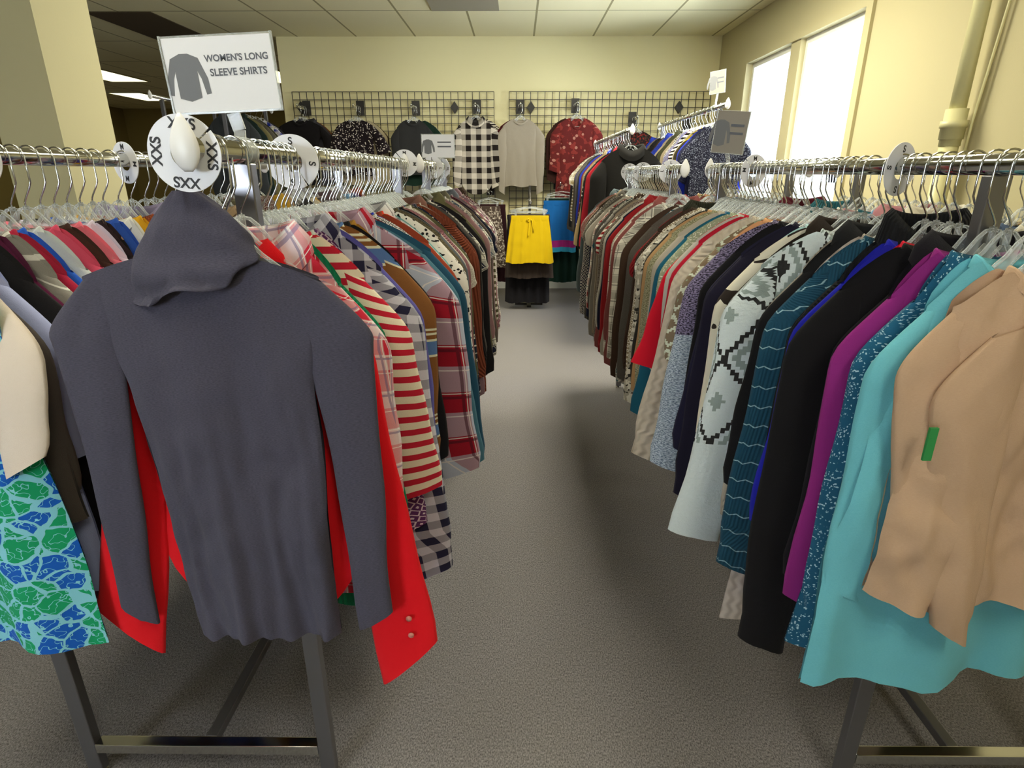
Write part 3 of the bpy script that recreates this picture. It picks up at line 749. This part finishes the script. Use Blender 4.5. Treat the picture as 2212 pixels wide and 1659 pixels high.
# the beige sweater at the near end of the right rack
bm = F('heather', '#b8997f', '#c8a98e')
PB = variant(0, hw=.205, zs=-.185, zn=-.135, aw=.155, az=-.42, wh=.17, zb=-.665, T=.018, A=.010, SL=.54, SL2=.51, so=.03, so2=-.075, sw=.040, sb=.018, res=(56, 60), sres=(44, 26), wr=.014, swr=.4)
gb = garment('sweater', 'sweater', 'beige crew neck sweater nearest the camera on the right rack', 'clothes on the right aisle rail', XRF+.02, .80, ZR, PB, 31, bm, 'crew', 0)
PB2 = dict(PB); PB2.update(hw=.165, SL=.62, so=.01, sw=.038); o = obj('sleeve', g_sleeve(PB2, 55, -1), None, gb, (.0, -.028, -.03)); o.data.materials[0] = bm
b = MB(); b.box(-.162, -.150, -.050, -.046, -.395, -.345); obj('size_tag', b, simple('green_tag', '#2c8a4a', .5), gb)['label'] = 'small green price tag'
add_hanger(XRF, .80, ZR, -1, .19, 0, 'beige sweater', 'near end')
run('RF', XRF, ZR, .792, 3.60, RF, .026, -1, 22, 'the right aisle rail', hw=.245, x2=XRF2, palette=PR, skip=((.918, .950), (2.15, 2.20), (2.30, 2.43), (2.53, 2.58), (3.46, 3.52)))
run('LB', XLB, ZL, 0.84, 3.2, LB, .050, 1, 23, 'the outer left rail', hw=.20, skip=((.922, .955), (2.10, 2.18), (2.27, 2.40), (2.50, 2.55)), x2=XLB2)
run('RB', XRB, ZR, 1.0, 3.6, RB, .055, -1, 24, 'the right window-side rail', hw=.20, x2=XRB2, skip=((2.15, 2.20), (2.30, 2.43), (2.53, 2.58)))
DK = [('jet black', '#0f0d0c'), ('dark brown', '#2c1c14'), ('wine red', '#6a0e1c'), ('khaki', '#8a7c5c'), ('dark olive', '#30301c'), ('midnight blue', '#141a3c'), ('royal blue', '#1a2c8c'), ('soot grey', '#2c2c30')]
BB = [(.0, 'coat', 'large black open', F('solid', '#0c0a09'), dict(hw=.27, zb=-.80, SL=.62, so=.02, sw=.06, zn=-.11, zs=-.19, sb=.03, T=.02)),
      (.06, 'jacket', 'red black-trimmed', F('solid', '#8c1020'), dict(hw=.27, zb=-.78, SL=.6, so=.06)),
      (.06, 'coat', 'black wool', F('solid', '#12100e'), dict(hw=.27, zb=-1.0, SL=.62, so=.06)),
      (.06, 'coat', 'camel', F('solid', '#9c8660'), dict(hw=.275, zb=-1.0, SL=.6, so=.09)),
      (.06, 'cardigan', 'black white-dotted', F('floral', '#101010', '#d8d8d8'), dict(hw=.27, zb=-1.05, SL=.6, so=.08))]
for e in BB: USEDG.add((e[2], e[1]))
run('BB', XB, ZB, 4.28, 6.1, BB, .07, -1, 25, 'the lower rail of the tall rack', hw=.24, skip=((4.37, 4.42), (6.0, 6.08)), palette=DK, long=.12)
CC = [(.0, 'dress', 'dark spangled blue', F('sparkle', '#141428', '#9aa2b8'), dict(hw=.23, zb=-.95, SL=.25)), (.06, 'dress', 'navy pleated', F('rib', '#1c1e3c'), dict(hw=.23, zb=-.95, SL=.3)),
      (.06, 'top', 'bright blue', F('solid', '#1428a0'), dict(hw=.24, zb=-.8, SL=.4)), (.06, 'top', 'olive gold-edged', F('bands', '#2a2412', '#8c7a28', '#a08c30'), dict(hw=.25, zb=-.9, SL=.4))]
for e in CC: USEDG.add((e[2], e[1]))
run('CC', XC, ZCc, 4.34, 6.1, CC, .085, -1, 26, 'the upper rail of the tall rack', hw=.22, skip=((4.37, 4.42), (6.0, 6.08)), palette=DK, long=.15)

# ------------------------------------------------------------------ size dividers
def text_mesh(s, size):
    cu = bpy.data.curves.new('t', 'FONT'); cu.body = s; cu.size = size; cu.align_x = 'CENTER'; cu.align_y = 'CENTER'; cu.extrude = .0004; cu.offset = size*.022
    to = bpy.data.objects.new('t', cu); C.objects.link(to); dg = bpy.context.evaluated_depsgraph_get(); dg.update()
    me = bpy.data.meshes.new_from_object(to.evaluated_get(dg)); bpy.data.objects.remove(to); bpy.data.curves.remove(cu)
    return [tuple(v.co) for v in me.vertices], [tuple(p.vertices) for p in me.polygons]
TX = {k: text_mesh(k, sz) for k, sz in (('XXS', .0185), ('S', .017), ('M', .017), ('L', .017), ('XL', .016), ('P', .017))}
DM = {}
def divider(kind, x, y, z, label, rz=0, slit=38, ry=0):
    if (kind, slit) not in DM:
        d = MB(); n = 72; r0, r1 = .0175, .0470; vs = []; g = 2.0
        for k in range(n+1):
            a = math.radians(slit+g+(360-2*g)*k/n)
            for r in (r0, r1):
                for yy in (-.0008, .0008): vs.append((r*math.cos(a), yy, r*math.sin(a)))
        fs = []
        for k in range(n):
            p = 4*k; q = p+4
            fs += [(p, p+2, q+2, q), (p+1, q+1, q+3, p+3), (p+2, p+3, q+3, q+2), (p, q, q+1, p+1)]
        fs += [(0, 1, 3, 2), (4*n, 4*n+2, 4*n+3, 4*n+1)]
        d.add(vs, fs, smooth=False)
        ls = []; tv, tf = TX[kind]
        for a in (85, -5, 175, 265):
            if kind != 'XXS' and a == 85: a = 90
            th = math.radians(a-90); ct, st = math.cos(th), math.sin(th); out = []
            l = MB()
            for (px_, py_, pz_) in tv:
                py2 = py_+.035; out.append((px_*ct-py2*st, -.0009-pz_, px_*st+py2*ct))
            l.add(out, tf, smooth=False); ls.append(l.mesh('lettering', ink))
        DM[(kind, slit)] = (d.mesh('disc', disc_m), ls)
    dm, ls = DM[(kind, slit)]
    o = tag(empty('size_divider', (x, y, z), rz, 0, ry), label, 'size divider', 'round white size dividers')
    obj('disc', dm, None, o)
    for lm in ls: obj('lettering', lm, None, o)
    return o
zz = -.006
divider('XXS', XLF-.012, .806, ZL+zz, 'white round divider marked XXS behind the white end cap', 0)
divider('S', XLF+.004, 1.145, ZL-.010, 'white round divider marked S on the left aisle rail', .05, 300)
divider('M', XLF, 2.31, ZL+.006, 'white round divider marked M halfway along the left aisle rail', .3, 130)
divider('L', XLF2, 2.72, ZL+zz, 'white round divider marked L beside the small paper sign', .2, 130)
divider('XL', XLF2, 3.02, ZL+zz, 'farthest white round divider on the left aisle rail', -.2, 130)
divider('M', XLB, 1.49, ZL+zz, 'round divider marked M on the outer left rail', -.45, 95)
divider('P', XLB, 1.075, ZL+zz, 'round divider cut off by the left edge of the photo', 0, 95)
divider('S', XRF-.004, 1.17, ZR+zz, 'white round divider marked S on the right aisle rail', .5, 330)
divider('M', XRF, 1.90, ZR+zz, 'white round divider marked M on the right aisle rail', .35, 135)
divider('L', XRF2, 2.62, ZR+zz, 'white round divider marked L, nearest of the three far right ones', -.1, 135)
divider('XL', XRF2, 3.20, ZR+zz, 'middle one of the three far white dividers on the right rail', -.1, 135)
divider('XL', XRF2, 3.58, ZR+zz, 'farthest white divider at the end of the right aisle rail', -.1, 135)

# ------------------------------------------------------------------ signs in clear holders
def shirt_icon(s):
    pts = [(-.10, .5), (.10, .5), (.34, .40), (.50, -.05), (.52, -.38), (.40, -.40), (.34, -.05), (.27, .12), (.27, -.46), (.0, -.54), (-.27, -.46), (-.27, .12), (-.34, -.05), (-.40, -.40), (-.52, -.38), (-.50, -.05), (-.34, .40)]
    return [(x*s, y*s) for x, y in pts]
def sign(label, x, y, z, w, h, rz=0, roll=0, txt=True, zr=ZL, dark=False, stemx=.03, group='paper signs in clear holders'):
    s = tag(empty('rack_sign', (x, y, z), rz), label, 'sign', group)
    R = lambda px_, pz_, yy=0: (px_*math.cos(roll)-pz_*math.sin(roll), yy, px_*math.sin(roll)+pz_*math.cos(roll))
    b = MB()
    def slab(x0, x1, z0, z1, y0, y1):
        b.add([R(x_, z_, y_) for x_ in (x0, x1) for y_ in (y0, y1) for z_ in (z0, z1)], [(0,1,3,2), (4,6,7,5), (0,4,5,1), (2,3,7,6), (0,2,6,4), (1,5,7,3)], smooth=False)
    slab(-w/2, w/2, -h/2, h/2, -.0006, .0006); obj('paper', b, simple('sign_paper', '#8d8781' if dark else '#e9eaf0', .6), s)
    b = MB(); e = w*.02
    slab(-w/2-e, w/2+e, -h/2-e, h/2+e, .0012, .0024); slab(-w/2-e, -w/2-.0003, -h/2-e, h/2+e, -.002, .0012); slab(w/2+.0003, w/2+e, -h/2-e, h/2+e, -.002, .0012); slab(-w/2-e, w/2+e, -h/2-e, -h/2-.0003, -.002, .0012)
    obj('clear_holder', bevel(obj('x', b, clear), .0005).data if False else b, clear, s)
    b = MB(); zb_ = zr-z
    p0 = R(stemx*.4, -h/2-e, .004); p1 = (stemx, .006, (-h/2-e+zb_)/2+.004); p2 = (x*0+stemx, .004, zb_+.018)
    b.bar(p0, p1, .018*w/.15, .003, (0, 1, 0)); b.bar(p1, p2, .016*w/.15, .003, (0, 1, 0))
    pts = [(stemx+(.0195)*math.cos(a), 0, zb_+.0195*math.sin(a)) for a in [math.radians(k) for k in range(-60, 241, 20)]]
    nb = len(b.v); b.tube([(p[0], -.012, p[2]) for p in pts], .003, 6); b.tube([(p[0], .012, p[2]) for p in pts], .003, 6)
    vs = [];
    for p in pts: vs += [(p[0], -.012, p[2]), (p[0], .012, p[2])]
    b.add(vs, [(2*i, 2*i+1, 2*i+3, 2*i+2) for i in range(len(pts)-1)])
    obj('stem_clamp', b, clear, s)
    b = MB(); ic = shirt_icon(h*.62); cx = -w*.32
    pts = [R(px_+cx, py_-h*.02, -.0009) for px_, py_ in ic]
    c0 = R(cx, 0, -.0009); b.add(pts, [(0, 1, 2, 16), (2, 3, 7, 16)][:1]+[(16, 2, 7, 11), (2, 3, 6, 7), (3, 4, 5, 6), (16, 11, 12, 15), (15, 12, 13, 14), (7, 8, 10, 11), (8, 9, 10)], smooth=False); obj('shirt_picture', b, dark_ink, s)
    if txt:
        b = MB()
        for line, zt, tw in (("WOMEN'S LONG", h*.21, w*.59), ('SLEEVE SHIRTS', h*.02, w*.53)):
            tv, tf = text_mesh(line, .01); xs = [q[0] for q in tv]; k_ = tw/(max(xs)-min(xs)); tv = [(q[0]*k_, q[1]*k_, q[2]*.2) for q in tv]
            b.add([R(px_+w*.165, py_+zt, -.0010-pz_) for px_, py_, pz_ in tv], tf, smooth=False)
        obj('lettering', b, grey_ink, s)
    else:
        b = MB()
        for zt in (h*.17, -.02*h):
            b.add([R(px_, pz_, -.0011) for px_, pz_ in ((-w*.02, zt-h*.03), (w*.40, zt-h*.03), (w*.40, zt+h*.03), (-w*.02, zt+h*.03))], [(0, 1, 2, 3)], smooth=False)
        obj('lettering', b, grey_ink, s)
    return s
sign("clear-framed paper sign reading WOMEN'S LONG SLEEVE SHIRTS above the left rack", -.427, .945, 1.405, .156, .096, 0, math.radians(2.5), True, ZL, stemx=.012)
sign('small white sign with shirt picture at far end of left rack', XLF2, 2.95, 1.39, .15, .10, 0, 0, False, ZL, stemx=0)
sign('grey sign on the right aisle rail in front of the window', XRF, 2.15, 1.40, .12, .13, -.9, math.radians(-6), False, ZR, True, stemx=0)
sign('little grey sign on the upper rail of the tall rack', XC, 4.50, 1.86, .11, .14, -.8, math.radians(4), False, ZCc, True, stemx=0)

# ------------------------------------------------------------------ wire grids and wall clothes
def grid(label, x0, x1):
    g = tag(empty('wire_grid', ((x0+x1)/2, YB-.035, .86)), label, 'wire grid panel', 'black wire grid panels on the back wall')
    w = (x1-x0)/2; n = 28; H = 1.22
    b = MB()
    for k in range(n+1): x = -w+2*w*k/n; b.box(x-.003, x+.003, -.003, .003, 0, H)
    for k in range(17): z = H*k/16; b.box(-w, w, -.009, -.003, z-.003, z+.003)
    obj('wire_mesh', b, black_metal, g)
    for xx in ((-w+.03) + .05, w-.42, ) if x0 < -1 else (-w+.23, w-.32):
        b = MB(); q = .055; b.add([(xx, -.012, H-.15+q*1.1), (xx+q*.8, -.012, H-.15), (xx, -.012, H-.15-q*1.1), (xx-q*.8, -.012, H-.15)]+[(xx, .035, H-.15+q*1.1), (xx+q*.8, .035, H-.15), (xx, .035, H-.15-q*1.1), (xx-q*.8, .035, H-.15)],
            [(3,2,1,0), (4,5,6,7), (0,1,5,4), (1,2,6,5), (2,3,7,6), (3,0,4,7)], smooth=False); obj('wall_bracket', b, black_metal, g)
grid('left black wire grid panel on the back wall', -2.385, -.25)
grid('right black wire grid panel on the back wall', -.09, 2.03)
def arm(x, z, label, L=.30):
    a = tag(empty('waterfall_bracket', (x, YB-.045, z)), label, 'display arm', 'display arms on the wire grids')
    b = MB(); b.box(-.042, .042, -.008, -.001, -.055, .085); obj('bracket', b, black_metal, a)
    b = MB(); b.bar((0, -.008, 0), (0, -L, 0), .010, .022); b.tube([(0, -L, 0), (0, -L-.004, .03)], .006, 8); obj('bar', b, chrome, a)
    return a
WG = [
 (-2.24, 1.91, 'tee', 'black short-sleeved', F('solid', '#0f0b0e'), dict(hw=.30, SL=.20, sw=.07, so=.05, zb=-.72, sb=.03), [('charcoal hooded', 'jacket', '#3a3a42'), ('amber brown', 'top', '#7c4a24')], 'black t-shirt'),
 (-1.67, 1.91, 'blouse', 'black white-flowered', F('floral', '#160c12', '#d6ccc4', sc=1.3), dict(hw=.275, SL=.26, sw=.08, so=.06, zb=-.66, cuff=0, sb=.03), [('beige lace', 'top', '#a89c80'), ('dark umber', 'top', '#3c2a20')], 'black flowered blouse'),
 (-1.08, 1.91, 'top', 'charcoal cotton', F('solid', '#2b2b2c'), dict(hw=.235, SL=.52, so=.0, zb=-.66), [('dark green', 'top', '#122a20'), ('white sporty', 'top', '#c8c8c0')], 'charcoal long-sleeve top'),
 (-.43, 1.92, 'shirt', 'black and white buffalo check', F('gingham', '#c9c0b4', '#191210', sc=3.0), dict(hw=.255, SL=.60, zb=-.86, so=.0, hem='tail'), [('cream black-striped', 'top', '#d0c8b8'), ('rusty red', 'top', '#6a2018')], 'buffalo check shirt'),
 (.03, 1.92, 'top', 'light heather grey', F('heather', '#968d80', '#a49b8e'), dict(hw=.25, sw=.038, SL=.66, zb=-.78, so=.02, so2=-.0), [('dark maroon', 'top', '#4a1418')], 'grey heather top'),
 (.61, 1.93, 'blouse', 'maroon floral V-neck', F('bigfloral', '#5c1c1c', '#7c2c28', '#a87468', sc=2.6), dict(hw=.27, SL=.46, zb=-1.0, sw=.062, so=.02, cuff=0, dipf=.10, wh=.22), [('brown patterned', 'blouse', '#3a201c')], 'maroon floral blouse'),
 (1.22, 1.80, 'top', 'black-and-red collared', F('camo', '#1a1412', '#33251c', '#7a1c18'), dict(hw=.26, SL=.3, zb=-.70), [('rusty brown', 'sweater', '#6a3420')], 'black and red top'),
 (1.80, 1.76, 'jacket', 'dark ruffled', F('solid', '#16141c'), dict(hw=.26, SL=.4, zb=-.8), [], 'dark ruffled jacket'),
]
for (x, z, kd, adj, mat, ov, extra, sh) in WG:
    arm(x, z, 'black bracket display arm holding the '+sh)
    y = YB-.045-.24; name, cat = KN[kd]; ov = dict(ov)
    P = variant(0, **ov); garment(name, cat, f'{adj} {kd} hanging in front on the back wall grid', 'clothes on the wire grids', x, y-.02, z, P, int(x*100) % 97+3, mat, NECK.get(kd, 'crew'), 0)
    add_hanger(x, y-.02, z, 1, P['hw'], 0, adj+' '+kd, 'on the wall grid')
    for k, (ea, ek, ec) in enumerate(extra):
        n2, c2 = KN[ek]; Pe = variant(0, hw=.262, SL=.56, so=.01, zb=-.76)
        em = F('stripe', ec, '#241c1c', sc=.7) if 'striped' in ea else F('solid', ec)
        dxx = .045 if x < .3 else -.05
        if ea.startswith('dark maroon'): dxx = -.02
        garment(n2, c2, f'{ea} {ek} hanging behind the {sh} on the wall', 'clothes on the wire grids', x+dxx, y+.055+.06*k, z, Pe, 3+k, em, NECK.get(ek, 'crew'), .02)
        add_hanger(x+dxx*.2, y+.055+.06*k, z, 1, .262, 0, ea+' '+ek, 'on the wall grid')
# small logo on the grey top
# dark clothes by the end of the back wall
rack('tall chrome rack with dark clothes left of the back wall', -2.95, -2.45, 5.2, 6.4, 1.86, 1.86, None)
DKL = [(.0, 'jacket', 'steel grey', F('solid', '#2e3236'), dict(hw=.25, SL=.6)), (.10, 'coat', 'inky teal', F('solid', '#10201f'), dict(hw=.25, SL=.6)), (.10, 'cardigan', 'moss beige', F('heather', '#6e6848', '#585436'), dict(hw=.26, SL=.6))]
for e in DKL: USEDG.add((e[2], e[1]))
run('DK', -2.45, 1.86, 5.45, 6.2, DKL, .12, 1, 27, 'the rack left of the back wall', hw=.25, palette=DK)

# ------------------------------------------------------------------ skirts on a low stand at the end of the aisle
st = tag(empty('display_stand', (.12, 5.98, 0)), 'low black post stand holding the yellow skirt at the aisle end', 'display stand')
b = MB(); b.box(-.012, .012, -.012, .012, .02, 1.16); obj('post', b, black_metal, st)
b = MB(); b.box(-.14, .14, -.02, .02, 0, .02); b.box(-.02, .02, -.14, .14, 0, .02); obj('base', b, black_metal, st)
b = MB(); b.bar((0, 0, 1.12), (0, -.42, 1.02), .012, .02); obj('arm', b, chrome, st)
def skirt_mesh(wt, wb, L, seed, A=.07, T=.03, belt=True, split=False):
    rnd = random.Random(seed); ph = [rnd.uniform(0, 6) for _ in range(4)]; m = MB(); n = 64; nt = 22; vs = []; uvv = []
    for j in range(nt+1):
        t = j/nt; w = wt+(wb-wt)*t**.8
        for k in range(n):
            a = 2*PI*k/n; f = 1+A*10*t*(.06*math.sin(7*a+ph[0])+.04*math.sin(13*a+ph[1]))
            y = (T*(.5+.9*t))*math.sin(a)+(.010*t+.002)*(math.sin(16*math.cos(a)+ph[2]+t)+.6*math.sin(29*math.cos(a)+ph[0]))+.004*mnoise.noise(Vector((w*math.cos(a)*30, L*t*16, seed)))
            vs.append((w*math.cos(a)*(1+.01*math.sin(3*a)), y, -L*t+.006*math.sin(4*a+ph[3])*t)); uvv.append((w*math.cos(a), -L*t))
    fs = [(j*n+k, (j+1)*n+k, (j+1)*n+(k+1) % n, j*n+(k+1) % n) for j in range(nt) for k in range(n)]
    m.add(vs, fs, [[uvv[i] for i in f] for f in fs]); return m
def clip_hanger(x, y, z, w, label):
    h = tag(empty('clip_hanger', (x, y, z)), label, 'hanger', 'clear clip hangers')
    b = MB(); pts = [(.014*math.cos(a), 0, .014*math.sin(a)) for a in [math.radians(k) for k in range(200, -1, -25)]]+[(.012, 0, -.02), (0, 0, -.035), (0, 0, -.06)]
    b.tube(pts, .0018, 6); obj('hook', b, chrome, h)
    b = MB(); b.tube([(-w, 0, -.085), (-w*.4, 0, -.062), (0, 0, -.055), (w*.4, 0, -.062), (w, 0, -.085)], .005, 8); b.tube([(-w, 0, -.095), (w, 0, -.095)], .004, 8); obj('frame', b, clear, h)
    for s in (-1, 1):
        b = MB(); b.box(s*w*.85-.010, s*w*.85+.010, -.008, .008, -.135, -.085); bevel(obj('clip', b, clear, h))
def skirt(name, label, x, y, z, wt, wb, L, mat, seed, cl, belt=None):
    s = tag(empty(name, (x, y, z)), label, 'skirt' if 'skirt' in name else 'shorts', 'skirts and shorts at the aisle end')
    obj('fabric_body', skirt_mesh(wt, wb, L, seed), mat, s)
    m = MB(); n = 40; vs = []
    for r_, zz_ in ((1.0, -.045), (1.03, -.04), (1.04, .0), (1.0, .005), (.96, 0)):
        for k in range(n):
            a = 2*PI*k/n; vs.append((wt*r_*math.cos(a), (.017*r_)*math.sin(a), zz_))
    m.add(vs, [(j*n+k, j*n+(k+1) % n, (j+1)*n+(k+1) % n, (j+1)*n+k) for j in range(4) for k in range(n)]); obj('waistband', m, mat, s)
    if belt:
        m = MB(); m.tube([(-.01, -.020, -.02), (-.03, -.026, -.035), (-.012, -.026, -.05), (.0, -.022, -.025), (.02, -.028, -.04), (.025, -.030, -.09), (.03, -.034, -.14)], .006, 8); m.bar((0, -.026, -.03), (-.012, -.040, -.17), .014, .003, (0, 1, 0)); obj('tie_belt', m, mat, s)
    clip_hanger(x, y, z+.125, wt*.92, cl)
ym = F('solid', '#cfae08')
skirt('skirt', 'bright yellow tie-waist skirt at the end of the aisle', .115, 5.56, .905, .165, .225, .42, ym, 4, 'clear clip hanger holding the bright yellow skirt', True)
skirt('skirt', 'grey-brown gathered skirt hanging behind the yellow skirt', .115, 5.66, .91, .18, .235, .58, F('rib', '#3e3430', sc=3), 5, 'clear clip hanger of the grey-brown skirt behind the yellow one')
skirt('skirt', 'long black skirt hanging lowest behind the yellow skirt', .10, 5.76, .90, .19, .22, .83, F('solid', '#141218'), 6, 'clear clip hanger of the long black skirt')
skirt('skirt', 'blue skirt with pink and light blue bands right of yellow skirt', .43, 6.42, 1.00, .15, .20, .52, F('blocks', '#1a68b8', '#b02c8c', '#38a8d8', '#38a8d8'), 7, 'clear clip hanger of the blue banded skirt')
skirt('skirt', 'dark green long skirt behind the blue banded skirt', .47, 6.55, 1.02, .17, .22, .88, F('solid', '#0c2a22'), 8, 'clear clip hanger of the dark green skirt')
arm(.44, 1.16, 'lower display arm holding the blue banded skirt', .52)
arm(-.30, 1.10, 'lower display arm holding the bronze print skirt', .62)
skirt('skirt', 'bronze and silver print skirt left of the yellow skirt', -.30, 6.30, .95, .12, .19, .62, F('camo', '#4a3c36', '#8c8078', '#d8cfc4'), 9, 'clear clip hanger of the bronze print skirt')
skirt('skirt', 'long dark wine skirt behind the bronze print skirt', -.28, 6.45, .96, .15, .2, .80, F('solid', '#2c1018'), 10, 'clear clip hanger of the dark wine skirt')

# two small buttons on the cuff of the red shirt
red = [o for o in bpy.data.objects if o.get('label', '').startswith('bright red shirt')][0]
for bx, bz in ((.248, -.800), (.250, -.838)):
    b = MB(); b.tube([(bx, -.0175, bz), (bx, -.015, bz)], .0055, 14); obj('button', b, simple('button_shell', '#d98a80', .3), red)
o = bpy.data.objects
